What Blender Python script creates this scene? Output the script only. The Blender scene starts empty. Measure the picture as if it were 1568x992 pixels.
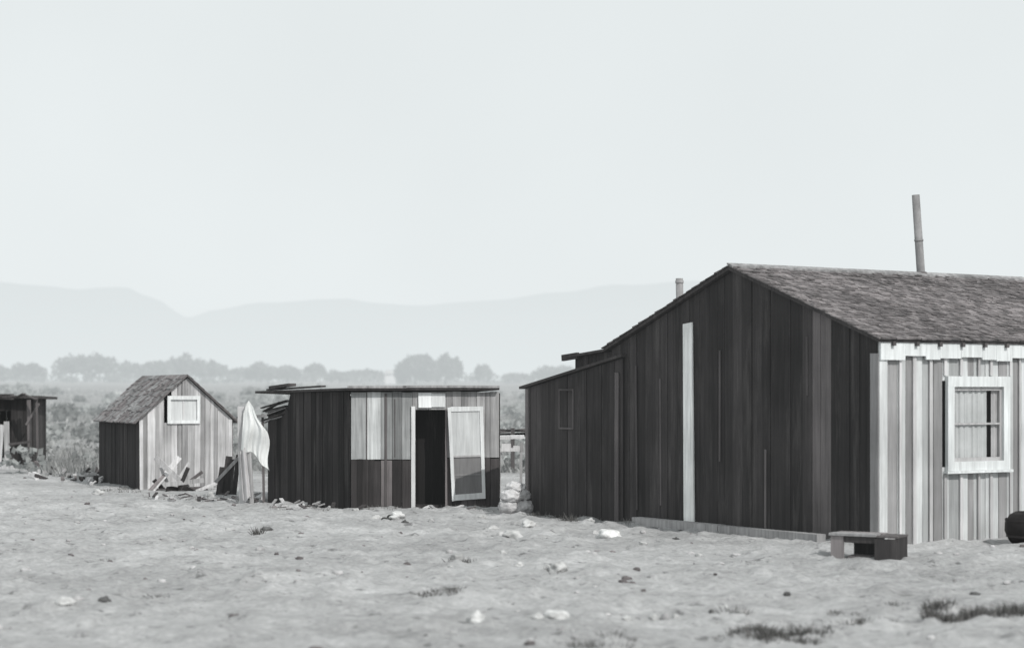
import bpy, math, random
from mathutils import Vector, noise
random.seed(7)
F=2900.0; CX=784.0; HY=600.0; H=2.0
def P(u,v,Y): return Vector(((u-CX)/F*Y, Y, H-(v-HY)/F*Y))
def G(u,v):
    Y=H*F/(v-HY); return Vector(((u-CX)/F*Y,Y,0))
def V2(p): return Vector((p[0],p[1],0))
R=random.uniform
def gz(x,y):
    z=0.0
    if y>50: z+=min(y-50,360)*0.0123
    k=1.0 if y<60 else max(0.0,1-(y-60)/60)
    n3=noise.noise(Vector((x*3.1,y*3.1,9)));n4=noise.noise(Vector((x*7.0,y*5.0,19)))
    k2=1.0 if y<34 else max(0.3,1-(y-34)/10)
    z+=k*(0.06*noise.noise(Vector((x*.35,y*.35,1)))+k2*(0.05*noise.noise(Vector((x*1.1,y*1.1,5)))+0.034*n3+.022*n4+.09*max(0,n3-.25)+.05*max(0,n4-.3)))
    if y>100: z+=0.5*noise.noise(Vector((x*.01,y*.01,3)))
    return z
# ---------- mesh builder
class MB:
    def __init__(s): s.v=[];s.f=[];s.c=[]
    def poly(s,pts,c):
        i=len(s.v); s.v+= [tuple(p) for p in pts]; s.f.append(tuple(range(i,i+len(pts)))); s.c.append(c)
    def hexa(s,q,c):
        i=len(s.v); s.v+=[tuple(p) for p in q]
        for f in ((3,2,1,0),(4,5,6,7),(0,1,5,4),(1,2,6,5),(2,3,7,6),(3,0,4,7)):
            s.f.append(tuple(i+k for k in f)); s.c.append(c)
    def mesh(s,vs,fs,c):
        i=len(s.v); s.v+=[tuple(p) for p in vs]
        for f in fs: s.f.append(tuple(i+k for k in f)); s.c.append(c)
    def stick(s,a,b,w,t,c,up=None):
        a=Vector(a);b=Vector(b);d=(b-a).normalized()
        r=d.cross(up if up is not None else Vector((0,1,0)))
        if r.length<.05: r=d.cross(Vector((1,0,0)))
        r.normalize(); n=r.cross(d).normalized(); r*=w/2;n*=t/2
        s.hexa([a-r-n,a+r-n,a+r+n,a-r+n,b-r-n,b+r-n,b+r+n,b-r+n],c)
    def tube(s,a,b,r0,r1,c,n=12,cap=True):
        a=Vector(a);b=Vector(b);d=(b-a).normalized();x=d.orthogonal().normalized();y=d.cross(x)
        vs=[];fs=[]
        for k in range(n):
            t=2*math.pi*k/n;o=x*math.cos(t)+y*math.sin(t)
            vs+= [a+o*r0,b+o*r1]
        for k in range(n):
            j=(k+1)%n; fs.append((2*k,2*j,2*j+1,2*k+1))
        if cap: fs.append(tuple(2*k+1 for k in range(n)))
        s.mesh(vs,fs,c)
    def make(s,name,mat,parent=None,smooth=False):
        m=bpy.data.meshes.new(name); m.from_pydata(s.v,[],s.f)
        at=m.color_attributes.new('Col','FLOAT_COLOR','CORNER')
        buf=[]
        for p,c in zip(s.f,s.c):
            if not isinstance(c,tuple):
                k=1.0 if c>.2 else .93
                c=(c*1.0,c*.985*k,c*.98*(k+.01))
            buf+= [c[0],c[1],c[2],1.0]*len(p)
        at.data.foreach_set('color',buf)
        if smooth: m.polygons.foreach_set('use_smooth',[True]*len(m.polygons))
        m.materials.append(mat); m.update()
        o=bpy.data.objects.new(name,m); bpy.context.scene.collection.objects.link(o)
        if parent: o.parent=parent
        return o
def empty(name):
    o=bpy.data.objects.new(name,None); bpy.context.scene.collection.objects.link(o); return o
SKY=(0.785,0.835,0.845)
def vmat(name,sc=(1,1,1),lo=.6,hi=1.4,detail=6,blot=.6,blo=.75,bhi=1.25,bump=.3,rough=.9,sky_glow=0.0,dist=False,streak=0.0):
    m=bpy.data.materials.new(name); m.use_nodes=True; nt=m.node_tree; N=nt.nodes; K=nt.links
    b=N['Principled BSDF']; out=N['Material Output']
    b.inputs['Roughness'].default_value=rough; b.inputs['Specular IOR Level'].default_value=.2
    at=N.new('ShaderNodeAttribute'); at.attribute_name='Col'
    tc=N.new('ShaderNodeTexCoord'); mp=N.new('ShaderNodeMapping'); mp.inputs['Scale'].default_value=sc
    K.new(tc.outputs['Object'],mp.inputs['Vector'])
    n1=N.new('ShaderNodeTexNoise'); n1.inputs['Scale'].default_value=1; n1.inputs['Detail'].default_value=detail; n1.inputs['Roughness'].default_value=.65
    K.new(mp.outputs[0],n1.inputs['Vector'])
    r1=N.new('ShaderNodeMapRange'); r1.inputs[1].default_value=.3;r1.inputs[2].default_value=.7;r1.inputs[3].default_value=lo;r1.inputs[4].default_value=hi
    K.new(n1.outputs[0],r1.inputs[0])
    n2=N.new('ShaderNodeTexNoise'); n2.inputs['Scale'].default_value=blot; n2.inputs['Detail'].default_value=4
    K.new(tc.outputs['Object'],n2.inputs['Vector'])
    r2=N.new('ShaderNodeMapRange'); r2.inputs[1].default_value=.3;r2.inputs[2].default_value=.7;r2.inputs[3].default_value=blo;r2.inputs[4].default_value=bhi
    K.new(n2.outputs[0],r2.inputs[0])
    mu=N.new('ShaderNodeMath'); mu.operation='MULTIPLY'; K.new(r1.outputs[0],mu.inputs[0]); K.new(r2.outputs[0],mu.inputs[1])
    vs=N.new('ShaderNodeVectorMath'); vs.operation='SCALE'; K.new(at.outputs['Color'],vs.inputs[0]); K.new(mu.outputs[0],vs.inputs['Scale'])
    src=vs.outputs[0]
    if streak:
        mp3=N.new('ShaderNodeMapping'); mp3.inputs['Scale'].default_value=(5,5,.4); K.new(tc.outputs['Object'],mp3.inputs['Vector'])
        n3=N.new('ShaderNodeTexNoise'); n3.inputs['Scale'].default_value=1; n3.inputs['Detail'].default_value=8; n3.inputs['Roughness'].default_value=.75; K.new(mp3.outputs[0],n3.inputs['Vector'])
        r3=N.new('ShaderNodeMapRange'); r3.inputs[1].default_value=.52;r3.inputs[2].default_value=.76;r3.inputs[3].default_value=0;r3.inputs[4].default_value=streak; K.new(n3.outputs[0],r3.inputs[0])
        mx3=N.new('ShaderNodeMix');mx3.data_type='RGBA';K.new(r3.outputs[0],mx3.inputs[0]);K.new(src,mx3.inputs[6]);mx3.inputs[7].default_value=(.24,.225,.22,1);src=mx3.outputs[2]
    K.new(src,b.inputs['Base Color'])
    if bump:
        bp=N.new('ShaderNodeBump'); bp.inputs['Strength'].default_value=bump; bp.inputs['Distance'].default_value=.02
        K.new(n1.outputs[0],bp.inputs['Height']); K.new(bp.outputs[0],b.inputs['Normal'])
    if sky_glow or dist:
        em=N.new('ShaderNodeEmission'); em.inputs[0].default_value=(*SKY,1)  # sky-coloured emission mixed in, for far fading and lifted blacks near by
        mx=N.new('ShaderNodeMixShader'); mx.inputs[0].default_value=sky_glow
        if dist:  # aerial perspective painted as emission, growing with distance across the plain
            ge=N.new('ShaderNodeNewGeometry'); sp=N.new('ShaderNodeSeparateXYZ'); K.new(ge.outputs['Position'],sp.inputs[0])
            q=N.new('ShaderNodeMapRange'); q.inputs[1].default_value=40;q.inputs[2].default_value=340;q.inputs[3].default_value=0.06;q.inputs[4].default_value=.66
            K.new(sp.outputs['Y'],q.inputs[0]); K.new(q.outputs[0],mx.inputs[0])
        K.new(b.outputs[0],mx.inputs[1]);K.new(em.outputs[0],mx.inputs[2]);K.new(mx.outputs[0],out.inputs[0])
    return m
wood=vmat('weathered_wood',(18,18,.8),.66,1.34,7,1.0,.75,1.3,.35,streak=.30,sky_glow=.014)  # faint emission lifts the dark boards, too near for real aerial perspective
grey=vmat('grey_wood',(20,20,1.0),.66,1.26,8,1.6,.78,1.2,.4,sky_glow=.01)  # slight self-glow lifts the blacks here as well
paint=vmat('whitewashed_wood',(18,18,1.2),.76,1.14,7,1.5,.85,1.1,.3)
shin=vmat('wood_shingle',(11,11,11),.5,1.55,7,.8,.72,1.28,.4,sky_glow=.014)  # small emission brightens the dark shingles, no atmosphere involved
metal=vmat('stovepipe_metal',(6,6,3),.7,1.3,5,2,.8,1.2,.1,.6)
clothm=vmat('cloth',(5,5,5),.88,1.08,5,2,.9,1.05,.2)
rockm=vmat('rock',(9,9,9),.7,1.3,6,3,.85,1.15,.6)
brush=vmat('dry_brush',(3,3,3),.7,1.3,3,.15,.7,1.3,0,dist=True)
leafm=vmat('foliage',(.4,.4,.4),.7,1.3,3,.1,.8,1.2,0,sky_glow=.60)  # constant emission paints the distance fading onto the leaves

# ---------- walls of individual boards
def wall(mb,A,B,n,bot,top,col,w=(.13,.23),holes=(),th=.022,widths=None):
    A=V2(A);B=V2(B);L=(B-A).length;d=(B-A)/L;n=Vector(n).normalized()
    s=0;i=0
    while s<L-.005:
        ww=widths[i%len(widths)]*R(.85,1.15) if widths else R(*w)
        e=min(s+ww,L); 
        if L-e<.05:e=L
        g=R(.001,.005); s0=s+g;s1=e-g; t=th+R(-.008,.010)
        mid=(s0+s1)/2
        cuts=[(h[2],h[3]) for h in holes if s1>h[0]+.02 and s0<h[1]-.02]
        pieces=[]
        zlo=bot(mid)-R(0,.03); cur=zlo
        for (h0,h1) in sorted(cuts):
            pieces.append((cur,h0,False)); cur=h1
        pieces.append((cur,None,True))
        c=col(mid,i)
        for z0,z1,last in pieces:
            ta=top(s0) if last else z1; tb=top(s1) if last else z1
            if min(ta,tb)-z0<.02: continue
            a=A+d*s0;b=A+d*s1;o=n*t;lean=R(-.006,.006)
            a2=a+d*lean;b2=b+d*lean
            mb.hexa([a+Vector((0,0,z0)),b+Vector((0,0,z0)),b+o+Vector((0,0,z0)),a+o+Vector((0,0,z0)),
                     a2+Vector((0,0,ta)),b2+Vector((0,0,tb)),b2+o+Vector((0,0,tb)),a2+o+Vector((0,0,ta))],c)
        s=e;i+=1
def slab(mb,pts,th,c):
    n=len(pts);i=len(mb.v)
    mb.v+=[tuple(p) for p in pts]+[(p[0],p[1],p[2]-th) for p in pts]
    mb.f.append(tuple(i+k for k in range(n)));mb.c.append(c)
    mb.f.append(tuple(i+n+k for k in reversed(range(n))));mb.c.append(c)
    for k in range(n):
        j=(k+1)%n; mb.f.append((i+k,i+j,i+n+j,i+n+k)[::-1]);mb.c.append(c)
def shingles(mb,e0,e1,r0,r1,rows,wd,c0,c1,lift=.012):
    e0=Vector(e0);e1=Vector(e1);r0=Vector(r0);r1=Vector(r1)
    nrm=(e1-e0).cross(r0-e0).normalized()
    if nrm.z<0:nrm=-nrm
    L=(e1-e0).length
    for k in range(rows):
        f0=k/rows-R(0,.008);f1=min(1,(k+1.35)/rows)
        s=-R(0,wd)
        while s<L:
            w=wd*R(.5,1.5);a=max(0,s)/L;b=min(L,s+w-.006)/L;s+=w
            if b-a<.002:continue
            q=lambda u,v:(e0.lerp(e1,u)).lerp(r0.lerp(r1,u),v)
            j=R(-.3,.3)/rows if k else R(-.1,.1)/rows
            p=[q(a,f0+j),q(b,f0+j),q(b,f1),q(a,f1)]
            h=lift*R(.6,2.2)
            up=[p[0]+nrm*h,p[1]+nrm*h*R(.7,1.3),p[2]+nrm*.003,p[3]+nrm*.003]
            mb.hexa([p[0]-nrm*.004,p[1]-nrm*.004,p[2]-nrm*.004,p[3]-nrm*.004]+up,R(c0,c1))
def s_of(A,B,u):
    A=V2(A);B=V2(B);d=(B-A).normalized();k=(u-CX)/F
    return (A.x-k*A.y)/(k*d.y-d.x)
def at(A,B,u,v,off=0,n=None):
    A=V2(A);d=(V2(B)-A).normalized();s=s_of(A,B,u);p=A+d*s
    p=p+Vector((0,0,H-(v-HY)/F*p.y))
    if n is not None:p=p+n*off
    return p
def quadbox(mb,A,B,n,u0,u1,v0,v1,o0,o1,c):
    a=[at(A,B,u0,v1),at(A,B,u1,v1),at(A,B,u1,v0),at(A,B,u0,v0)]
    zb=(a[0].z+a[1].z)/2;zt=(a[2].z+a[3].z)/2
    a[0].z=a[1].z=zb;a[2].z=a[3].z=zt
    mb.hexa([p+n*o0 for p in a]+[p+n*o1 for p in a],c)

# ================= MAIN HOUSE
house=empty('wooden_house')
A=Vector((4.75,24.58,0)); W=Vector((-.541,.842,0)).normalized(); D=Vector((.842,.541,0)).normalized()
def L(a,b,z=0): return A+W*a+D*b+Vector((0,0,z))
GW=5.88; EZ=2.695; PZ=3.754; BL=5.8
def gtop(a): return EZ+(PZ-EZ)*(1-abs(a-GW/2)/(GW/2))-.03
mb=MB()
def cg(s,i):
    if s<.95: return R(.022,.028)
    if s<1.17: return .13
    return random.choice([R(.026,.032),R(.03,.042),R(.024,.034),R(.036,.05)])
wall(mb,L(0,0),L(GW,0),-D,lambda s:-.1,gtop,cg,(.14,.25))
wall(mb,L(0,BL),L(GW,BL),D,lambda s:-.1,gtop,cg)
wall(mb,L(GW,0),L(GW,BL),W,lambda s:-.1,lambda s:EZ-.05,cg)
for a_,z0,z1 in ((1.33,1.95,2.75),(2.2,.1,1.2),(3.2,1.0,2.6),(4.6,.3,2.2),(5.2,.2,2.4)):
    b_=a_+R(-.03,.03);mb.stick(L(a_,-.035,z0),L(b_,-.035,z1),.035,.012,R(.07,.12),Vector(D))
mb.make('gable_walls',wood,house)
mb=MB()
hole=(1.23,2.32,1.0,2.15)
pat=[.54,.30,.50,.25,.64,.42,.27,.52,.33,.60,.28,.46]
wall(mb,L(0,0),L(0,BL),-W,lambda s:-.15,lambda s:EZ-.05,lambda s,i:(pat[i%12]*.98,pat[i%12],pat[i%12])if pat[i%12]>.3 else pat[i%12]*R(.9,1.1),widths=[.13,.2,.16,.11,.2,.22,.17],holes=[hole])
for k in range(20):
    s=.32+k*.29+R(-.06,.06)
    if 1.1<s<2.45 :
        segs=[(-.1,.90),(2.22,EZ-.06)]
    else: segs=[(-.1,EZ-.06)]
    ww=R(.03,.06)
    for z0,z1 in segs:
        mb.hexa([L(-.03,s,z0),L(-.03,s+ww,z0),L(-.05,s+ww,z0),L(-.05,s,z0),L(-.03,s,z1),L(-.03,s+ww,z1),L(-.05,s+ww,z1),L(-.05,s,z1)],R(.38,.62))
mb.make('side_wall_boards',paint,house)
def lbox(mb,a0,a1,b0,b1,z0,z1,c):
    mb.hexa([L(a0,b0,z0),L(a1,b0,z0),L(a1,b1,z0),L(a0,b1,z0),L(a0,b0,z1),L(a1,b0,z1),L(a1,b1,z1),L(a0,b1,z1)],c)
mb=MB(); wc=(.68,.70,.70)
b=-.03
while b<BL:
    w=R(.22,.5); z0=2.45+R(-.035,.025)
    lbox(mb,-.085,-.055,b,min(b+w-.003,BL),z0,2.66,wc); b+=w
lbox(mb,-.06,-.026,-.03,.11,-.1,2.44,(.58,.59,.59))
lbox(mb,-.05,.10,-.045,-.026,-.1,2.5,.28)
mb.make('fascia_and_corner_trim',paint,house)
mb=MB(); f=.12
lbox(mb,-.085,-.03,1.185,2.365,2.19-f,2.21,wc);lbox(mb,-.085,-.03,1.185,2.365,.95,.95+f,wc)
lbox(mb,-.084,-.03,1.185,1.185+f,.95+f,2.19-f,wc);lbox(mb,-.084,-.03,2.365-f,2.365,.95+f,2.19-f,wc)
lbox(mb,-.11,-.03,1.15,2.4,.915,.948,wc)
mb.make('window_frame',paint,house)
mb=MB()
lbox(mb,-.045,-.02,1.305,1.35,1.07,2.07,.4);lbox(mb,-.045,-.02,2.20,2.245,1.07,2.07,.4)
lbox(mb,-.045,-.02,1.35,2.2,2.02,2.07,.45);lbox(mb,-.045,-.02,1.35,2.2,1.07,1.12,.45)
lbox(mb,-.043,-.02,1.35,2.20,1.56,1.585,.42)
mb.make('window_sash',paint,house)
mb=MB()
n=40;vs=[];fs=[]
for i in range(n+1):
    t=i/n;bb=1.31+t*.68;o=-.008+.010*math.sin(t*38)+.005*math.sin(t*91)
    vs+=[L(o,bb,1.05),L(o,bb,2.1)]
for i in range(n):fs.append((2*i,2*i+2,2*i+3,2*i+1))
mb.mesh(vs,fs,(.46,.47,.47))
vs=[];fs=[]
for i in range(7):
    t=i/6;bb=2.08+t*.15;o=.0+.010*math.sin(t*12);vs+=[L(o,bb,1.05),L(o,bb,2.1)]
for i in range(6):fs.append((2*i,2*i+2,2*i+3,2*i+1))
mb.mesh(vs,fs,.4)
mb.make('window_curtain',clothm,house)
mb=MB();lbox(mb,.08,.12,1.2,2.4,.9,2.2,.06);mb.make('window_backing',wood,house)  # dark panel filling the gap between the curtains
mb=MB()
a0=3.78
mb.hexa([L(a0,-.03,.09),L(a0+.24,-.03,.09),L(a0+.24,-.055,.09),L(a0,-.055,.09),L(a0+.05,-.03,3.02),L(a0+.26,-.03,3.0),L(a0+.26,-.055,3.0),L(a0+.05,-.055,3.02)],(.86,.87,.86))
mb.make('white_batten',paint,house)
mb=MB(); o=-.09;e=-.1
def rz(a): return EZ+(PZ-EZ)*(1-abs(a-GW/2)/(GW/2))
slab(mb,[L(e,o,rz(e)+.035),L(GW/2,o,PZ+.035),L(GW/2,BL+.12,PZ+.035),L(e,BL+.12,rz(e)+.035)],.05,.05)
slab(mb,[L(GW/2,o,PZ+.035),L(GW+.12,o,rz(GW+.12)+.035),L(GW+.12,BL+.12,rz(GW+.12)+.035),L(GW/2,BL+.12,PZ+.035)],.05,.05)
for k in range(14):
    bb=.15+k*.42; lbox(mb,-.13,-.09,bb,bb+.05,2.60,2.655,.08)
mb.make('roof_deck',wood,house)
mb=MB()
shingles(mb,L(e-.03,o-.02,rz(e)+.03),L(e-.03,BL+.13,rz(e)+.03),L(GW/2,o-.02,PZ+.045),L(GW/2,BL+.13,PZ+.045),30,.12,.08,.2)
shingles(mb,L(GW+.14,o-.02,rz(GW+.14)+.04),L(GW+.14,BL+.13,rz(GW+.14)+.04),L(GW/2,o-.02,PZ+.045),L(GW/2,BL+.13,PZ+.045),20,.18,.06,.18)
mb.hexa([L(GW/2-.12,o-.03,PZ+.01),L(GW/2,o-.03,PZ+.06),L(GW/2,BL+.13,PZ+.06),L(GW/2-.12,BL+.13,PZ+.01),L(GW/2-.12,o-.03,PZ+.04),L(GW/2,o-.03,PZ+.085),L(GW/2,BL+.13,PZ+.085),L(GW/2-.12,BL+.13,PZ+.04)],.24)
mb.make('roof_shingles',shin,house)
mb=MB()
p0=L(GW/2,3.72,3.6);p1=p0+Vector((-.095,0,1.42))
mb.tube(p0,p1,.066,.06,.26,16)
for t in (.12,.5): q=p0.lerp(p1,t);mb.tube(q,q+Vector((0,0,.03)),.071,.071,.24,16)
mb.tube(p0+Vector((0,0,.1)),p0+Vector((0,0,.24)),.13,.07,.12,16)
mb.make('stovepipe',metal,house,True)
mb=MB();p0=L(5.45,1,2.7);p1=p0+Vector((-.02,0,1.08));mb.tube(p0,p1,.058,.058,.28,14);q=p0.lerp(p1,.93);mb.tube(q,q+Vector((0,0,.04)),.066,.066,.28,14)
mb.make('rear_stovepipe',metal,house,True)
# lean-to
mb=MB()
def cl(s,i): return random.choice([R(.028,.04),R(.03,.048),R(.035,.055)])
LE=8.22
def lt(a): return 2.50-(a-GW)*(2.50-2.10)/(LE-GW)
wall(mb,L(GW-.35,-.05),L(LE,-.05),-D,lambda s:-.1,lambda s:lt(GW-.35+s)-.04,cl,(.14,.24))
wall(mb,L(LE,-.05),L(LE,4),W,lambda s:-.1,lambda s:2.05,cl)
wall(mb,L(GW,4),L(LE,4),D,lambda s:-.1,lambda s:lt(GW+s)-.04,cl)
wall(mb,L(GW,.12),L(7.05,.12),-D,lambda s:2.0,lambda s:2.65-.075*s,cl)
wall(mb,L(7.05,.12),L(7.05,3.5),W,lambda s:2.0,lambda s:2.5,cl)
quad=lambda a0,a1,z0,z1,c:lbox(mb,a0,a1,-.095,-.08,z0,z1,c)
quad(6.83,6.86,1.40,2.05,.09);quad(7.22,7.25,1.40,2.05,.08);quad(6.86,7.22,2.02,2.05,.08);quad(6.86,7.22,1.40,1.43,.09)
lbox(mb,LE-.08,LE,-.105,-.078,-.05,2.05,.14)
lbox(mb,5.60,5.70,-.10,-.078,-.05,2.3,.10)
mb.make('lean_to_walls',wood,house)
mb=MB()
slab(mb,[L(GW-.4,-.13,lt(GW-.4)+.015),L(LE+.15,-.13,lt(LE+.15)+.015),L(LE+.15,4.1,lt(LE+.15)+.015),L(GW-.4,4.1,lt(GW-.4)+.015)],.04,.05)
slab(mb,[L(GW-.05,.0,2.70),L(7.2,.0,2.585),L(7.2,3.7,2.585),L(GW-.05,3.7,2.70)],.04,.05)
mb.stick(L(6.9,.05,2.585),L(7.3,.02,2.55),.05,.10,.05,Vector((0,0,1)))
mb.make('lean_to_roof',wood,house)
mb=MB();mb.stick(L(5.0,-.2,.05),L(2.9,-.25,.055),.16,.12,.34,Vector((0,0,1)));mb.stick(L(2.88,-.25,.05),L(.75,-.30,.06),.15,.12,.3,Vector((0,0,1)));mb.make('sill_beam',grey,house)

# ================= wooden step at the corner
mb=MB()
Yc=22.9
a=Vector(((1272-CX)/F*Yc,Yc,0));b=Vector(((1374-CX)/F*22.5,22.5,0));d=(b-a).normalized();nn=Vector((d.y,-d.x,0))
def sb(s0,s1,o0,o1,z0,z1,c):
    q=lambda s,o,z:a+d*s-nn*o+Vector((0,0,z))
    mb.hexa([q(s0,o0,z0),q(s1,o0,z0),q(s1,o1,z0),q(s0,o1,z0),q(s0,o0,z1),q(s1,o0,z1),q(s1,o1,z1),q(s0,o1,z1)],c)
LL=(b-a).length
sb(-.02,LL-.26,-.02,.17,.27,.30,.24);sb(-.02,LL-.24,.2,.42,.265,.295,.2)
sb(0,.16,0,.03,-.05,.265,.2);sb(0,.03,.035,.4,-.05,.265,.06)
sb(LL-.27,LL,-.03,.0,-.06,.25,.035);sb(LL-.03,LL,.01,.4,-.05,.26,.03);sb(LL-.25,LL+.01,-.02,.4,.262,.285,.09)
sb(.17,LL-.28,.36,.4,-.05,.26,.02);sb(.17,LL-.28,.0,.03,.19,.262,.04)
sb(.2,LL-.35,.05,.3,-.05,.03,.12)
mb.make('wooden_step',wood)
mb=MB();c=Vector(((1578-CX)/F*25.0,25.0,0));pr=[(.22,-.03),(.29,.06),(.335,.17),(.33,.28),(.27,.38),(.20,.42),(.18,.40),(.0,.40)]
n=20;vs=[];fs=[]
for r,z in pr:
    for k in range(n):
        t=2*math.pi*k/n;vs.append(c+Vector((r*math.cos(t),r*math.sin(t),z)))
for i in range(len(pr)-1):
    for k in range(n):
        j=(k+1)%n;fs.append((i*n+k,i*n+j,(i+1)*n+j,(i+1)*n+k))
mb.mesh(vs,fs,.02)
for z,r in((.09,.315),(.30,.33)): mb.tube(c+Vector((0,0,z)),c+Vector((0,0,z+.03)),r,r,.035,20,False)
mb.make('barrel',metal,None,True)

# ================= MIDDLE SHACK
sh=empty('wooden_shack')
C=G(537,778);LF=G(412,767);RR=G(764,775)
nf=(RR-C).normalized();nf=Vector((nf.y,-nf.x,0))
nl=(C-LF).normalized();nl=Vector((nl.y,-nl.x,0))
if nl.x>0: nl=-nl
bk=Vector((-.5,2.2,0)); BR=RR+bk; BLc=LF+Vector((.6,1.6,0))
mb=MB()
def front(u0,u1,v0,v1,c,o=.03): quadbox(mb,C,RR,nf,u0+R(.1,.5),u1-R(.1,.5),v0+R(-1,1),v1,R(-.002,.002),o+R(-.008,.008),c)
for u0,u1,c1,c2 in ((537,561,.34,.035),(561,583,.52,.05),(583,600,.26,.17),(600,615,.20,.035),(615,631,.32,.06)):
    front(u0,u1,600,703,(c1*.98,c1,c1));front(u0,u1,705,782,c2)
u=537
while u<566: front(u,u+9,703,782,R(.02,.05),.038);u+=9
front(588,592,603,775,.10,.037);front(603,605,610,700,.08,.037);front(560,561.8,600,703,.1,.037)
front(631,656,600,627,.34);front(656,683,600,627,.4)
us=[683,692,706,715,729,742,750,764]
for k in range(7):
    front(us[k],us[k+1],600,700,[.30,.38,.26,.33,.42,.3,.36][k]);front(us[k],us[k+1],701,782,R(.06,.18))
mb.make('front_boards',grey,sh)
mb=MB()
quadbox(mb,C,RR,nf,629,635,622,780,.035,.06,(.68,.68,.68))
quadbox(mb,C,RR,nf,640,660,601,624,.035,.05,(.78,.79,.79));quadbox(mb,C,RR,nf,660.3,681,602,623,.036,.048,(.7,.71,.71))
quadbox(mb,C,RR,nf,681,684,626,780,.035,.05,.2)
mb.make('door_jamb_and_white_board',paint,sh)
mb=MB()
hA=C+nf*.16;hB=RR+nf*.06
def leaf(pts,o0,o1,c):
    q=[at(hA,hB,u,v) for u,v in pts];mb.hexa([p+nf*o0 for p in q]+[p+nf*o1 for p in q],c)
wd=(.74,.75,.75)
leaf([(692,767),(697,766),(690,623),(685,624)],0,.035,wd);leaf([(738,763),(743,763),(739,622),(734,622)],0,.035,wd)
leaf([(690.5,630),(734.5,629),(734,622),(690,622.5)],0,.034,wd);leaf([(697,766),(738,763),(737.8,754),(696.5,757)],0,.034,wd)
leaf([(693.6,700),(736,699),(736,696),(693.4,697)],0,.034,.45)
leaf([(693.5,697),(736,696),(734.5,629),(690.5,630)],.008,.018,(.58,.59,.59))
leaf([(696.5,757),(737.8,754),(736,699),(693.6,700)],.008,.018,.22)
leaf([(695,728),(737,727),(737,725),(695,726)],.018,.024,.28)
mb.make('door_leaf',paint,sh)
mb=MB()
wl=(LF-C).length;s445=s_of(C,LF,446)
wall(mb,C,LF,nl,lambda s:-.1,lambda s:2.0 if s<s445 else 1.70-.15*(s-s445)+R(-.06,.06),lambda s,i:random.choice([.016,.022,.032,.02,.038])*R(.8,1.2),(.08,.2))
wall(mb,RR,BR,-nl,lambda s:-.1,lambda s:1.98,cl);wall(mb,BR,BLc,-nf,lambda s:-.1,lambda s:1.93,cl);wall(mb,BLc,LF,nl,lambda s:-.1,lambda s:1.7,cl)
pA=C+(RR-C)*.15-nf*.5;pB=C+(RR-C)*.85-nf*.5
wall(mb,pA,pB,nf,lambda s:-.1,lambda s:1.98,lambda s,i:.012)  # added near-black partition; with the dark floor it keeps the doorway dark
slab(mb,[C+Vector((.1,.1,.03)),RR+Vector((-.1,.15,.03)),RR+Vector((-.1,.5,.03)),C+Vector((.1,.55,.03))],.1,.03)
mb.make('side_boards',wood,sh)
mb=MB()
e1=LF+(LF-C).normalized()*.40+nl*.06;e2=C+nl*.08+nf*.12;e3=RR+(RR-C).normalized()*-.02+nf*.14
z=Vector((0,0,1))
pts=[e1+z*2.015,e2+z*2.07,e3+z*2.075,BR+z*2.03,BLc+(LF-C).normalized()*.4+z*1.98]
slab(mb,pts,.04,.05)
for f0,f1 in((0,.38),(.36,.71),(.7,1)): mb.stick(e2.lerp(e3,f0)+z*R(2.08,2.095),e2.lerp(e3,f1)+z*R(2.08,2.095),.04,.04,.3,Vector((0,0,1)))
mb.stick(e1+z*2.04+Vector((.25,0,0)),e1.lerp(e2,.75)+z*2.10,.10,.03,.05,Vector((0,0,1)))
mb.stick(e1.lerp(e2,.2)+z*2.08,e1.lerp(e2,.42)+z*2.13,.16,.05,.06,Vector((0,0,1)))
for k in range(11):
    u=398+R(0,20);v=616+k*2.6+R(-3,3);Y=34.6+R(-.15,.2)
    mb.stick(P(u,v+6,Y),P(u+R(22,42),v-R(2,8),Y-.2),.10,.02,random.choice([.05,.09,.4,.04,.3]),Vector((0,0,1)))
mb.make('roof',wood,sh)

# ================= GABLED SHED
gs=empty('gabled_shed')
F0=G(214,748);F1=F0+Vector((1.78,.82,0));sd=Vector((-.82,1.78,0)).normalized();SL=3.7
fd=(F1-F0).normalized();fl=(F1-F0).length;fn=Vector((fd.y,-fd.x,0))
ez=1.45;pz=2.33
def S(a,b,zz=0): return F0+fd*a+sd*b+Vector((0,0,zz))
st=lambda s:ez+(pz-ez)*(1-abs(s-fl/2)/(fl/2))-.02
mb=MB()
wall(mb,F0,F1,fn,lambda s:-.1,st,lambda s,i:random.choice([.42,.52,.38,.56,.30])*R(.85,1.1),(.08,.17),holes=[(.57,1.27,1.36,1.9)])
for a_ in (.0,1.9): mb.stick(F0+fd*(a_+.03)+fn*.035+z*-.05,F0+fd*(a_+.02)+fn*.035+z*1.42,.07,.02,.6)
wall(mb,S(0,SL),S(fl,SL),-fn,lambda s:-.1,st,lambda s,i:.1)
wall(mb,S(fl,0),S(fl,SL),fd,lambda s:-.1,lambda s:ez-.02,lambda s,i:.15)
mb.make('front_boards',grey,gs)
mb=MB()
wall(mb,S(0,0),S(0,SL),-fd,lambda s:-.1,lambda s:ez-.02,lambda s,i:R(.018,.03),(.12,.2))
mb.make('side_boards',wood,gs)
mb=MB()
o=-.1
def srz(a): return ez+(pz-ez)*(1-abs(a-fl/2)/(fl/2))
slab(mb,[S(-.12,o,srz(-.12)+.03),S(fl/2,o,pz+.03),S(fl/2,SL+.1,pz+.03),S(-.12,SL+.1,srz(-.12)+.03)],.03,.16)
slab(mb,[S(fl/2,o,pz+.03),S(fl+.12,o,srz(fl+.12)+.03),S(fl+.12,SL+.1,srz(fl+.12)+.03),S(fl/2,SL+.1,pz+.03)],.03,.12)
mb.make('roof_deck',wood,gs)
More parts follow.
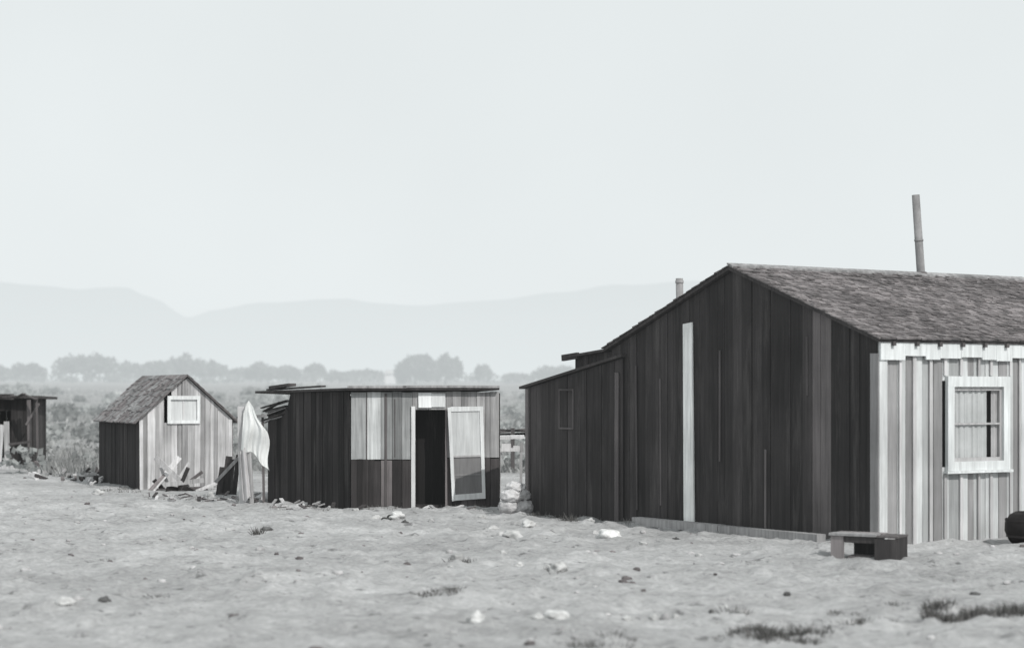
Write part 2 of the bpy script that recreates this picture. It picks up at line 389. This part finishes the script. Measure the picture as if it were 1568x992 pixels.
mb=MB()
shingles(mb,S(-.14,o-.01,srz(-.14)+.035),S(-.14,SL+.1,srz(-.14)+.035),S(fl/2,o-.01,pz+.035),S(fl/2,SL+.1,pz+.035),9,.16,.13,.26)
shingles(mb,S(fl+.14,o-.01,srz(fl+.14)+.035),S(fl+.14,SL+.1,srz(fl+.14)+.035),S(fl/2,o-.01,pz+.035),S(fl/2,SL+.1,pz+.035),9,.16,.12,.25)
mb.make('roof_shingles',shin,gs)
mb=MB()
def sbx(a0,a1,o0,o1,z0,z1,c):
    q=lambda a_,o_,z_:S(a_,0,z_)+fn*o_
    mb.hexa([q(a0,o0,z0),q(a1,o0,z0),q(a1,o1,z0),q(a0,o1,z0),q(a0,o0,z1),q(a1,o0,z1),q(a1,o1,z1),q(a0,o1,z1)],c)
sbx(.57,1.27,.03,.06,1.84,1.92,wd);sbx(.57,1.27,.03,.06,1.34,1.41,wd);sbx(.57,.64,.03,.059,1.41,1.84,wd);sbx(1.2,1.27,.03,.059,1.41,1.84,wd)
sbx(.64,1.2,.01,.02,1.41,1.84,(.64,.65,.65));sbx(.90,.925,.02,.035,1.41,1.84,.6)
mb.make('window',paint,gs)

# ================= wood pile, fence boards
mb=MB()
for (u0,v0,u1,v1,c,w) in ((232,752,275,700,.62,.08),(238,700,296,754,.5,.08),(228,752,262,716,.2,.05),(262,752,290,708,.5,.05),(250,742,312,735,.35,.07),(238,752,318,748,.12,.08),(270,752,310,722,.12,.05),(300,752,335,738,.45,.05),(246,715,262,752,.5,.05),(288,716,272,754,.08,.06),(236,735,256,755,.04,.07),(280,745,300,756,.04,.08),(255,748,285,752,.03,.1)):
    mb.stick(P(u0,v0,38.6+R(-.3,.1)),P(u1,v1,38.8+R(-.2,.1)),w*1.3,.03,c)
mb.make('wood_pile',grey)
mb=MB()
u=334
while u<362:
    w=R(6,10);yb=G(u,758).y+R(-.1,.1);tv=680+R(-18,22)+ (362-u)*1.2
    p0=P(u,762,yb);p1=P(u+R(4,9),tv,yb+.15)
    mb.stick(p0,p1,w/F*yb*1.1,.025,random.choice([.03,.04,.02,.06]));u+=w
mb.stick(P(330,738,36.3),P(366,700,36.2),.06,.03,.3)
mb.make('board_fence',wood)

# ================= cloth hung on posts
hc=empty('clothes_post')
mb=MB()
Y0=34.2
mb.stick(P(372,772,Y0),P(369,622,Y0),.12,.07,.6);mb.stick(P(386,772,Y0-.1),P(379,640,Y0),.07,.05,.45)
mb.stick(P(362,640,Y0+.02),P(409,636,Y0+.02),.05,.04,.3);mb.stick(P(404,772,Y0+.1),P(402,634,Y0+.1),.04,.04,.15)
mb.make('posts',grey,hc)
mb=MB();nu=30;nv=30;vs=[];fs=[]
for j in range(nv+1):
    t=j/nv
    for i in range(nu+1):
        s=i/nu
        uL=374-5*t+ (1-min(1,t*5))*3; uR=388+min(1,t*2.6)*17+t*9-3*math.sin(t*9)
        vt=613+abs(s-.35)*16; vb=688+ 36*s**1.8+3*math.sin(s*11)
        u=uL+(uR-uL)*s; v=vt+(vb-vt)*t
        vs.append(P(u,v,Y0-.14+.04*math.sin(s*13+t*2.5)*t+.02*math.sin(s*31+t*3)*t+.04*math.sin(t*7+s*3)))
for j in range(nv):
    for i in range(nu):
        k=j*(nu+1)+i;fs.append((k,k+1,k+nu+2,k+nu+1))
mb.mesh(vs,fs,(.78,.79,.78));
vs=[];fs=[]
for j in range(13):
    t=j/12
    for i in range(9):
        s=i/8;u=367+(11+3*t)*s+5*t;v=688+t*76+4*math.sin(s*6);vs.append(P(u,v,Y0-.16+.05*math.sin(s*9)))
for j in range(12):
    for i in range(8):
        k=j*9+i;fs.append((k,k+1,k+10,k+9))
mb.mesh(vs,fs,.55)
mb.make('hanging_cloth',clothm,hc,True)

# ================= far-left shack
fs_=empty('wooden_shack')
q0=G(-110,716);q1=G(50,714);bq=Vector((-.4,3,0))
qn=Vector((0,-1,0))
mb=MB()
sa=s_of(q0,q1,-12);sb_=s_of(q0,q1,14)
wall(mb,q0,q1,qn,lambda s:-.1,lambda s:1.86,lambda s,i:R(.015,.05)*.6,(.12,.2),holes=[(sa,sb_,.0,1.5)])
wall(mb,q1,q1+bq,Vector((1,0,0)),lambda s:-.1,lambda s:1.84,lambda s,i:R(.02,.06))
wall(mb,q0,q0+bq,Vector((-1,0,0)),lambda s:-.1,lambda s:1.84,lambda s,i:R(.02,.06))
wall(mb,q0+bq,q1+bq,-qn,lambda s:-.1,lambda s:1.8,lambda s,i:R(.02,.06))
mb.stick(P(11,716,50.4),P(10,645,50.4),.14,.03,.4);mb.stick(P(-2,716,50.4),P(3,650,50.4),.12,.03,.5)
mb.stick(P(46,716,50.3),P(44,612,50.3),.09,.08,.12);mb.stick(P(58,716,50.0),P(56,612,50.0),.05,.05,.10)
mb.stick(P(40,650,50.2),P(60,618,50.1),.05,.04,.15);mb.stick(P(14,680,50.2),P(48,676,50.1),.06,.04,.07)
mb.make('walls',wood,fs_)
mb=MB()
slab(mb,[q0+Vector((-.3,-.3,1.93)),q1+Vector((.28,-.3,1.90)),q1+bq+Vector((.3,.2,1.86)),q0+bq+Vector((-.3,.2,1.86))],.07,.05)
for k in range(9):
    u=R(-40,50);mb.stick(P(u,606+R(-2,6),50.1),P(u+R(12,24),606+R(-4,6),49.9),.12,.03,R(.04,.1),Vector((0,0,1)))
mb.make('roof',wood,fs_)
mb=MB();mb.stick(G(-60,719)+z*.08,G(62,720)+z*.05,.14,.12,.5,Vector((0,0,1)));mb.make('timber_beam',grey)

# ================= bits between shack and house
mb=MB()
Y0=36.5
for (v,c,w0) in ((673,.75,.50),(692,.68,.46)):
    a_=P(763,v,Y0)+Vector((0,R(-.05,.05),0));mb.hexa([a_,a_+Vector((w0,0,.02)),a_+Vector((w0,.5,.02)),a_+Vector((0,.5,0)),a_+Vector((0,0,.07)),a_+Vector((w0,0,.08)),a_+Vector((w0,.5,.08)),a_+Vector((0,.5,.07))],c)
for dx,wx,hx_,c in((.04,.2,.15,.75),(.27,.14,.11,.6),(.40,.07,.17,.3)):
    a_=P(764,691,Y0)+Vector((dx,.04,0));mb.hexa([a_,a_+Vector((wx,0,0)),a_+Vector((wx,.3,0)),a_+Vector((0,.3,0)),a_+Vector((.01,.01,hx_)),a_+Vector((wx-.01,.01,hx_)),a_+Vector((wx-.01,.29,hx_)),a_+Vector((.01,.29,hx_))],c)
for dx in(.02,.44):
    for dy in(.04,.46): mb.stick(P(763,692,Y0)+Vector((dx,dy,0)),Vector((P(763,692,Y0).x+dx,Y0+dy,-.05)),.05,.05,.4)
mb.make('wooden_table',paint)
mb=MB()
for k in range(7): mb.stick(P(745,662+R(-8,6),47),P(830,660+R(-8,8),47),.05,.04,R(.05,.14))
for u in(750,785,820): mb.stick(P(u,655,47),Vector((P(u,655,47).x,47,-.05)),.1,.1,.08)
mb.make('pole_fence',wood)
def leafball(mb,c,rx,ry,rz_,n,size,c0,c1,seed=0,bottom=-1):
    for k in range(n):
        while True:
            d=Vector((R(-1,1),R(-1,1),R(bottom,1)))
            if d.length<=1 and d.length>.25:break
        w=1+.45*noise.noise(d.normalized()*2.1+Vector((seed,seed*2,0)))
        if noise.noise(d*3+Vector((seed,0,7)))<-.22: continue
        p=Vector(c)+Vector((d.x*rx*w,d.y*ry*w,d.z*rz_*w))
        s=size*R(.5,1.3);a_=Vector((R(-1,1),R(-1,1),R(-1,1))).normalized();b_=a_.orthogonal().normalized()
        col=c0+(c1-c0)*(.5+.5*noise.noise(d*2.5+Vector((seed,3,1))))*R(.7,1.3)
        mb.poly([p-a_*s,p+b_*s*.7,p+a_*s,p-b_*s*.7],(col*.97,col,col*.98))
brushn=vmat('near_brush',(6,6,6),.8,1.2,3,2,.85,1.15,0)
def ico():
    t=(1+5**.5)/2
    v=[Vector(p).normalized() for p in((-1,t,0),(1,t,0),(-1,-t,0),(1,-t,0),(0,-1,t),(0,1,t),(0,-1,-t),(0,1,-t),(t,0,-1),(t,0,1),(-t,0,-1),(-t,0,1))]
    f=[(0,11,5),(0,5,1),(0,1,7),(0,7,10),(0,10,11),(1,5,9),(5,11,4),(11,10,2),(10,7,6),(7,1,8),(3,9,4),(3,4,2),(3,2,6),(3,6,8),(3,8,9),(4,9,5),(2,4,11),(6,2,10),(8,6,7),(9,8,1)]
    return v,f
def subd(v,f):
    v=list(v);nf_=[];c={}
    def m(a,b):
        k=(min(a,b),max(a,b))
        if k not in c: c[k]=len(v);v.append(((v[a]+v[b])/2).normalized())
        return c[k]
    for a,b,d in f:
        x,y,w=m(a,b),m(b,d),m(d,a);nf_+=[(a,x,w),(x,b,y),(w,y,d),(x,y,w)]
    return v,nf_
i0=ico();i1=subd(*i0);i2=subd(*i1);i3=subd(*i2)
# heap of pale sacks
mb=MB();g=G(789,787)
for dx,dy,zz,rx,rz_,c in ((-.10,0,.12,.17,.14,.5),(.13,.02,.11,.16,.13,.44),(0,.1,.14,.2,.15,.42),(-.05,-.02,.30,.19,.12,.55),(.1,.05,.31,.15,.11,.48),(.0,.02,.43,.17,.10,.56)):
    vs=[]
    for p in i3[0]:
        w=1+.22*noise.noise(p*2+Vector((dx*50,zz*40,0)))+.12*noise.noise(p*5+Vector((dx*50,zz*40,3)))+.05*noise.noise(p*11+Vector((dx*50,zz*40,3)))
        vs.append(g+Vector((dx+p.x*rx*w,dy+p.y*.15*w,zz+p.z*rz_*w)))
    mb.mesh(vs,i3[1],c)
mb.make('sack_pile',rockm,None,True)

# ================= rocks
def rock(mb,x,y,r,c,src,sq=.7):
    sd_=R(0,99);ax=R(.7,1.3);an=R(0,6.3);zz=gz(x,y)
    vs=[]
    for p in src[0]:
        w=1+.55*noise.noise(p*1.5+Vector((sd_,0,0)))+.2*noise.noise(p*4+Vector((sd_,0,0)))
        X=p.x*w*r*ax;Yy=p.y*w*r
        vs.append((x+X*math.cos(an)-Yy*math.sin(an),y+X*math.sin(an)+Yy*math.cos(an),zz+(p.z*w*sq+.2*sq)*r))
    mb.mesh(vs,src[1],c)
mb=MB()
for u,v,rp,c in ((932,818,17,.72),(785,826,14,.46),(770,818,9,.42),(808,806,10,.6),(755,812,9,.45),(855,876,14,.4),(845,868,7,.45),(408,815,8,.12),(352,812,9,.4),(150,756,9,.46),(322,762,8,.5),(1035,822,6,.08),(1205,916,7,.1),(1492,908,9,.1),(1135,935,8,.34),(1090,932,6,.1),(700,862,9,.3),(730,860,7,.44),(690,868,6,.4),(100,930,12,.46),(80,925,8,.44),(730,950,17,.48),(852,945,15,.48),(820,950,10,.45),(160,922,8,.1),(575,797,9,.5),(608,796,10,.62),(590,800,8,.05),(600,792,8,.04),(620,800,7,.08),(582,792,6,.5),(745,812,6,.3),(870,792,6,.05),(902,800,8,.46),(912,812,6,.5),(1110,930,6,.4),(960,940,8,.46),(1000,938,8,.46),(795,862,7,.45),(770,850,6,.42),(1035,936,7,.42),(470,772,7,.5),(505,776,5,.4),(545,782,6,.45),(700,790,6,.42),(735,796,7,.48),(660,798,5,.4),(1070,850,6,.4),(1180,862,6,.4),(985,830,6,.44)):
    g=G(u,v);rock(mb,g.x,g.y,rp/F*g.y,(c,c,c*.99),i2,.7)
mb.make('scattered_rocks',rockm,None,True)
mb=MB()
for k in range(1300):
    y=11+34*random.random()**1.2;x=R(-.34,.34)*y
    if noise.noise(Vector((x*.5,y*.5,40)))<-.05 and k%4: continue
    r=.01+.05*random.random()**3.5
    c=random.choice([.2,.36,.44,.46,.42,.12]);rock(mb,x,y,r,c,i1,.6)
mb.make('pebbles',rockm,None,True)

# ================= tufts
def tuft(mb,x,y,r,h,n,c0,c1,zf=None):
    zz=gz(x,y)
    for k in range(n):
        a_=R(0,6.28);q=r*math.sqrt(random.random());p=Vector((x+q*math.cos(a_),y+q*math.sin(a_),zz-.02))
        t=Vector((math.cos(a_)*q*.6+R(-.3,.3)*h,math.sin(a_)*q*.6+R(-.3,.3)*h,h*R(.5,1.1)))
        w=Vector((R(-1,1),R(-1,1),0)).normalized()*(.004+.012*h)
        c=R(c0,c1);mb.poly([p-w,p+w,p+t*.6+w*.6,p+t,p+t*.55-w*.7],(c*1.02,c,c*.97))
mb=MB()
for u,v,ru,h,n in ((1150,970,38,.06,480),(1205,976,45,.065,560),(1250,970,25,.05,240),(1320,957,42,.05,330),(1460,952,38,.08,480),(1515,947,34,.09,420),(1440,937,16,.08,160),(665,915,34,.05,260),(640,918,20,.04,90),(1130,935,12,.06,90),(930,990,44,.05,300),(400,818,8,.1,50),(710,862,20,.05,100),(1360,930,14,.05,60),(850,876,10,.05,50),(1560,940,20,.08,200),(880,798,18,.1,110),(830,792,20,.08,90),(240,912,34,.03,90),(400,893,28,.03,90),(280,855,22,.03,50),(60,880,24,.03,60),(1300,940,20,.05,90),(140,858,20,.03,50)):
    g=G(u,v)
    for j in range(max(3,n//22)):
        x=g.x+R(-1,1)*ru/F*g.y*1.1;y=g.y+R(-.5,.5)*ru/F*g.y*2.2
        tuft(mb,x,y,R(.05,.12),h*R(.6,1.6),26,.05,.17)
for k in range(150):
    y=12+32*random.random();x=R(-.33,.33)*y;tuft(mb,x,y,R(.04,.1),R(.02,.04),10,.1,.3)
for k in range(260): # weeds along the foundations; those by the lean-to added to darken shaded ground
    u=random.choice([R(215,420),R(410,800),R(800,990),R(150,215)]);v=778 if u>410 else 762
    if u>800: v=784+(u-815)*.11
    if u<215: v=748
    g=G(u,v+R(-2,5));tuft(mb,g.x,g.y,.06,R(.03,.10),8,.08,.3)
mb.make('grass_tufts',brushn)
mb=MB()
for k in range(150):
    u=R(55,158);v=R(702,748)-(158-u)*.12;g=G(u,v)
    l=R(.06,.32);an=R(0,3.14);zz=R(.0,.2)*random.random()
    mb.stick(g+Vector((0,0,zz)),g+Vector((math.cos(an)*l,math.sin(an)*l*.5,zz+R(-.03,.12))),R(.03,.12),R(.02,.08),random.choice([.03,.06,.15,.35,.55,.6]),Vector((0,0,1)))
for k in range(80):
    u=random.choice([R(225,420),R(410,780)]);v=775 if u>410 else 762;g=G(u,v+R(-3,8));l=R(.06,.25);an=R(0,3.14)
    mb.stick(g+Vector((0,0,.03)),g+Vector((math.cos(an)*l,math.sin(an)*l,R(.03,.1))),R(.02,.08),.02,random.choice([.05,.12,.3,.5]),Vector((0,0,1)))
mb.make('debris_pile',grey)
# brush field
mb=MB()
for k in range(9000):
    y=47+180*random.random()**1.6;x=R(-.36,.36)*y
    if y<57 and x<-12.0 : continue
    h=R(.10,.30)*(1+.8*noise.noise(Vector((x*.12,y*.12,0))));zz=gz(x,y);c=.17+.16*random.random()
    for j in range(7):
        p=Vector((x+R(-.4,.4),y+R(-.4,.4),zz-.05));w=Vector((R(.015,.045),0,0));t=Vector((R(-.2,.2),R(-.2,.2),h*R(.5,1.2)))
        cc=c*R(.75,1.3);mb.poly([p-w,p+w,p+t*.6+w*1.1,p+t,p+t*.5-w*1.2],(cc,cc,cc*.98))
for k in range(420):
    y=46+150*random.random()**1.3;x=R(-.34,.34)*y;r=R(.15,.5)*(1+y*.006);cc=R(.08,.19)
    if y<57 and x<-12: continue
    leafball(mb,(x,y,gz(x,y)+r*.35),r*R(1,1.6),r,r*.8,110,.06+.0012*y,cc,cc*2.0,k)
for k in range(420): # taller weeds near the sheds
    y=R(44,56);x=R(-12.2,-8.5)*y/50
    if x*50/y<-12.1: continue
    h=R(.15,.55);zz=gz(x,y);c=R(.16,.36)
    for j in range(7):
        p=Vector((x+R(-.2,.2),y+R(-.2,.2),zz-.05));w=Vector((R(.006,.016),0,0));t=Vector((R(-.2,.2),R(-.2,.2),h*R(.5,1.2)))
        cc=c*R(.7,1.2);mb.poly([p-w,p+w,p+t*.6+w*1.1,p+t,p+t*.5-w*1.2],(cc,cc,cc*.98))
mb.make('dry_grass_field',brush)

# ================= ground
def axis(lo,hi,step,far,gr):
    a=[];x=lo
    while x<hi: a.append(x);x+=step
    s=step;
    while x<far: a.append(x);s*=gr;x+=s
    a.append(far);return a
ys=axis(10,46,.08,3600,1.09);ys=[-20,-8,0,4,7,8.5,9.3]+ys
xp=axis(0,11.5,.07,3200,1.14);xs=[-x for x in reversed(xp[1:])]+xp
vs=[(x,y,gz(x,y)) for y in ys for x in xs];nx=len(xs)
fs=[(j*nx+i,j*nx+i+1,(j+1)*nx+i+1,(j+1)*nx+i) for j in range(len(ys)-1) for i in range(nx-1)]
m=bpy.data.meshes.new('ground');m.from_pydata(vs,[],fs);m.polygons.foreach_set('use_smooth',[True]*len(fs))
gm=bpy.data.materials.new('dirt');gm.use_nodes=True;nt=gm.node_tree;N=nt.nodes;K=nt.links;b=N['Principled BSDF'];b.inputs['Roughness'].default_value=.95;b.inputs['Specular IOR Level'].default_value=.1
tc=N.new('ShaderNodeTexCoord')
def nz(s,d,r=.6):
    n_=N.new('ShaderNodeTexNoise');n_.inputs['Scale'].default_value=s;n_.inputs['Detail'].default_value=d;n_.inputs['Roughness'].default_value=r;K.new(tc.outputs['Object'],n_.inputs['Vector']);return n_
def mr(n_,a,b_,c,d):
    r=N.new('ShaderNodeMapRange');r.inputs[1].default_value=a;r.inputs[2].default_value=b_;r.inputs[3].default_value=c;r.inputs[4].default_value=d;K.new(n_.outputs[0],r.inputs[0]);return r
def mul(a,b_):
    q=N.new('ShaderNodeMath');q.operation='MULTIPLY';K.new(a.outputs[0],q.inputs[0]);K.new(b_.outputs[0],q.inputs[1]);return q
big=mr(nz(.35,5),.3,.7,.82,1.16);med=mr(nz(1.6,7,.72),.3,.7,.76,1.22);fine=mr(nz(14,5,.7),.3,.7,.78,1.22)
dark=mr(nz(4.2,6,.7),.585,.66,1.0,.5)
v_=mul(mul(big,med),mul(fine,dark))
ge=N.new('ShaderNodeNewGeometry');sp=N.new('ShaderNodeSeparateXYZ');K.new(ge.outputs['Position'],sp.inputs[0])
fl_=N.new('ShaderNodeMapRange');fl_.inputs[1].default_value=42;fl_.inputs[2].default_value=56;fl_.inputs[3].default_value=.405;fl_.inputs[4].default_value=.30;K.new(sp.outputs['Y'],fl_.inputs[0])
v_=mul(v_,fl_)
cc=N.new('ShaderNodeCombineColor');K.new(v_.outputs[0],cc.inputs[0]);K.new(v_.outputs[0],cc.inputs[1]);K.new(v_.outputs[0],cc.inputs[2]);K.new(cc.outputs[0],b.inputs['Base Color'])
bp=N.new('ShaderNodeBump');bp.inputs['Strength'].default_value=.85;bp.inputs['Distance'].default_value=.06;K.new(nz(7,8,.72).outputs[0],bp.inputs['Height']);K.new(bp.outputs[0],b.inputs['Normal'])
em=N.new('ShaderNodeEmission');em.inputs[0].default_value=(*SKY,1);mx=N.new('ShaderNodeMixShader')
q=N.new('ShaderNodeMapRange');q.inputs[1].default_value=45;q.inputs[2].default_value=700;q.inputs[3].default_value=0;q.inputs[4].default_value=.94;K.new(sp.outputs['Y'],q.inputs[0]);K.new(q.outputs[0],mx.inputs[0])  # sky-coloured emission painted over the dirt, growing with distance
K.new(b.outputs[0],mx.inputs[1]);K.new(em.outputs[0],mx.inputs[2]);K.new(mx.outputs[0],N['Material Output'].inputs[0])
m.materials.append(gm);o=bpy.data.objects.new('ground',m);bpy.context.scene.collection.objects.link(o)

# ================= distant trees
mb=MB()
def tree(mb,u,hw,vt,Y,nb=5,dens=240,c=(.05,.16)):
    x=(u-CX)/F*Y;z0=gz(x,Y);zt=H-(vt-HY)/F*Y;h=zt-z0;r=hw/F*Y
    mb.tube((x,Y,z0-.3),(x+R(-.2,.2),Y,z0+h*.5),.28,.14,.06,7)
    for k in range(nb):
        t=(k+.5)/nb*2-1;hh=h*(.62-.18*t*t+R(-.10,.10));cx=x+t*r*.75
        mb.tube((x,Y,z0+h*.3),(cx,Y+R(-.5,.5),z0+hh),.12,.04,.06,5)
        leafball(mb,(cx,Y+R(-.8,.8),z0+hh),r*.40,r*.4,h*R(.28,.38),dens,.40,c[0],c[1],R(0,50))
for u,hw,vt in ((-60,40,556),(-5,26,560),(40,32,554),(110,30,541),(152,30,539),(200,24,552),(240,26,549),(285,30,544),(325,24,550),(365,20,562),(400,26,556),(440,22,560),(482,18,555),(520,22,568),(560,28,564),(740,14,558),(790,22,572),(850,40,560),(930,40,556),(1010,34,560),(1600,50,556),(1750,50,550),(-160,50,548),(-260,50,552)):
    tree(mb,u,hw,vt,385+R(-15,25))
for k in range(90):
    u=-300+k*23+R(-8,8);Y=370+R(-10,40);x=(u-CX)/F*Y
    leafball(mb,(x,Y,gz(x,Y)+.6),R(1.5,3),2,R(.5,1.4),110,.4,.07,.18,k)
mb.make('distant_trees',leafm)
mb=MB();tree(mb,636,32,541,330,7,420,(.03,.11));tree(mb,682,26,544,331,5,380,(.03,.11));mb.make('cottonwood_tree',leafm)
mb=MB();hx=P(597,583,340);w_=.9
zz=gz(hx.x,340)-.2
mb.hexa([(hx.x-w_,340,zz),(hx.x+w_,340,zz),(hx.x+w_,343,zz),(hx.x-w_,343,zz),(hx.x-w_,340,zz+2.1),(hx.x+w_,340,zz+2.1),(hx.x+w_,343,zz+2.1),(hx.x-w_,343,zz+2.1)],.6)
mb.poly([(hx.x-w_-.2,339.8,zz+2.05),(hx.x+w_+.2,339.8,zz+2.05),(hx.x+w_,341.5,zz+2.8),(hx.x-w_,341.5,zz+2.8)],.4)
mb.poly([(hx.x-w_-.2,343.2,zz+2.05),(hx.x+w_+.2,343.2,zz+2.05),(hx.x+w_,341.5,zz+2.8),(hx.x-w_,341.5,zz+2.8)],.4)
mb.make('distant_farmhouse',vmat('pale_walls',(1,1,1),.9,1.1,2,1,.95,1.05,0,sky_glow=.5))  # emission mixed in pales the walls as if by distance
# ================= mountains
prof=[(-3000,470),(-1500,440),(-400,450),(-100,436),(0,431),(60,436),(120,441),(190,437),(230,452),(290,484),(340,470),(400,461),(520,456),(580,462),(640,464),(760,462),(850,450),(950,435),(1060,425),(1200,430),(1568,445),(2200,430),(4500,470)]
def pv(u):
    for (a,b_),(c,d) in zip(prof,prof[1:]):
        if a<=u<=c:
            t=(u-a)/(c-a);t=t*t*(3-2*t);return b_+(d-b_)*t
    return 470
vs=[];nx=420;ny=40
for j in range(ny+1):
    t=j/ny;y=2000+1400*t
    for i in range(nx+1):
        X=-3400+6800*i/nx;u=CX+F*X/2800
        hgt=H-(pv(u)-HY)/F*2800
        s=min(1,t/.571) if t<=.571 else max(0,1-(t-.571)/.429)
        s=s**.8
        n_=noise.fractal(Vector((X*.004,y*.004,2)),1,2,5)
        vs.append((X,y,hgt*s*(1+.25*n_*(1-s))+6*n_*s))
fs=[(j*(nx+1)+i,j*(nx+1)+i+1,(j+1)*(nx+1)+i+1,(j+1)*(nx+1)+i) for j in range(ny) for i in range(nx)]
m=bpy.data.meshes.new('mountains');m.from_pydata(vs,[],fs);m.polygons.foreach_set('use_smooth',[True]*len(fs))
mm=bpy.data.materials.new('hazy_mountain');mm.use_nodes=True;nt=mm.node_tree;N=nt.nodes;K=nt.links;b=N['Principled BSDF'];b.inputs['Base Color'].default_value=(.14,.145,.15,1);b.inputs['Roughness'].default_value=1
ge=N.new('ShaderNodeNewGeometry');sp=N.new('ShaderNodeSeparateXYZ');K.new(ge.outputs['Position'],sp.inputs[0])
q=N.new('ShaderNodeMapRange');q.inputs[1].default_value=20;q.inputs[2].default_value=170;q.inputs[3].default_value=.965;q.inputs[4].default_value=.90;K.new(sp.outputs['Z'],q.inputs[0])  # emission painted in for aerial perspective, strongest low down
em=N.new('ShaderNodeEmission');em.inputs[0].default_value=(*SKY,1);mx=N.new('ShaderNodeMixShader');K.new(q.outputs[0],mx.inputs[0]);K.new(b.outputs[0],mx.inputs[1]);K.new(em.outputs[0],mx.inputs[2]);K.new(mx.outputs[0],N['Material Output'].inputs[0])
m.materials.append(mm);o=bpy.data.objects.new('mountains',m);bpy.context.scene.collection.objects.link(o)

# ================= light
el=math.radians(43);sv=Vector((.64*math.cos(el),-.77*math.cos(el),math.sin(el)))
ld=bpy.data.lights.new('sun','SUN');ld.energy=2.8;ld.angle=math.radians(.6);ld.color=(1,.985,.96)
lo=bpy.data.objects.new('sun',ld);lo.rotation_euler=sv.to_track_quat('Z','Y').to_euler();bpy.context.scene.collection.objects.link(lo)
w=bpy.data.worlds.new('World');bpy.context.scene.world=w;w.use_nodes=True;nt=w.node_tree;N=nt.nodes;K=nt.links
bg=N['Background'];bg.inputs[1].default_value=.1
sk=N.new('ShaderNodeTexSky');sk.sky_type='NISHITA';sk.sun_disc=False;sk.sun_elevation=el;sk.sun_rotation=math.atan2(.64,-.77)
bw=N.new('ShaderNodeRGBToBW');K.new(sk.outputs[0],bw.inputs[0])
mxx=N.new('ShaderNodeMix');mxx.data_type='RGBA';mxx.inputs[0].default_value=.9;K.new(bw.outputs[0],mxx.inputs[6]);mxx.inputs[7].default_value=(8.3,8.8,8.9,1)
tcw=N.new('ShaderNodeTexCoord');nw=N.new('ShaderNodeTexNoise');nw.inputs['Scale'].default_value=3.5;nw.inputs['Detail'].default_value=4;K.new(tcw.outputs['Generated'],nw.inputs['Vector'])
rw=N.new('ShaderNodeMapRange');rw.inputs[1].default_value=.3;rw.inputs[2].default_value=.7;rw.inputs[3].default_value=.97;rw.inputs[4].default_value=1.03;K.new(nw.outputs[0],rw.inputs[0])
vw=N.new('ShaderNodeVectorMath');vw.operation='SCALE';K.new(mxx.outputs[2],vw.inputs[0]);K.new(rw.outputs[0],vw.inputs['Scale'])
K.new(vw.outputs[0],bg.inputs[0])
# ================= camera
cd=bpy.data.cameras.new('camera');cd.sensor_width=36;cd.lens=36*F/1568;cd.shift_y=104/1568;cd.clip_end=9000;cd.clip_start=.1
cd.dof.use_dof=True;cd.dof.focus_distance=31;cd.dof.aperture_fstop=1.1
co=bpy.data.objects.new('camera',cd);co.location=(0,0,H);co.rotation_euler=(math.radians(90),0,0);bpy.context.scene.collection.objects.link(co)
s=bpy.context.scene;s.camera=co
s.view_settings.view_transform='Standard';s.view_settings.look='None';s.view_settings.exposure=0
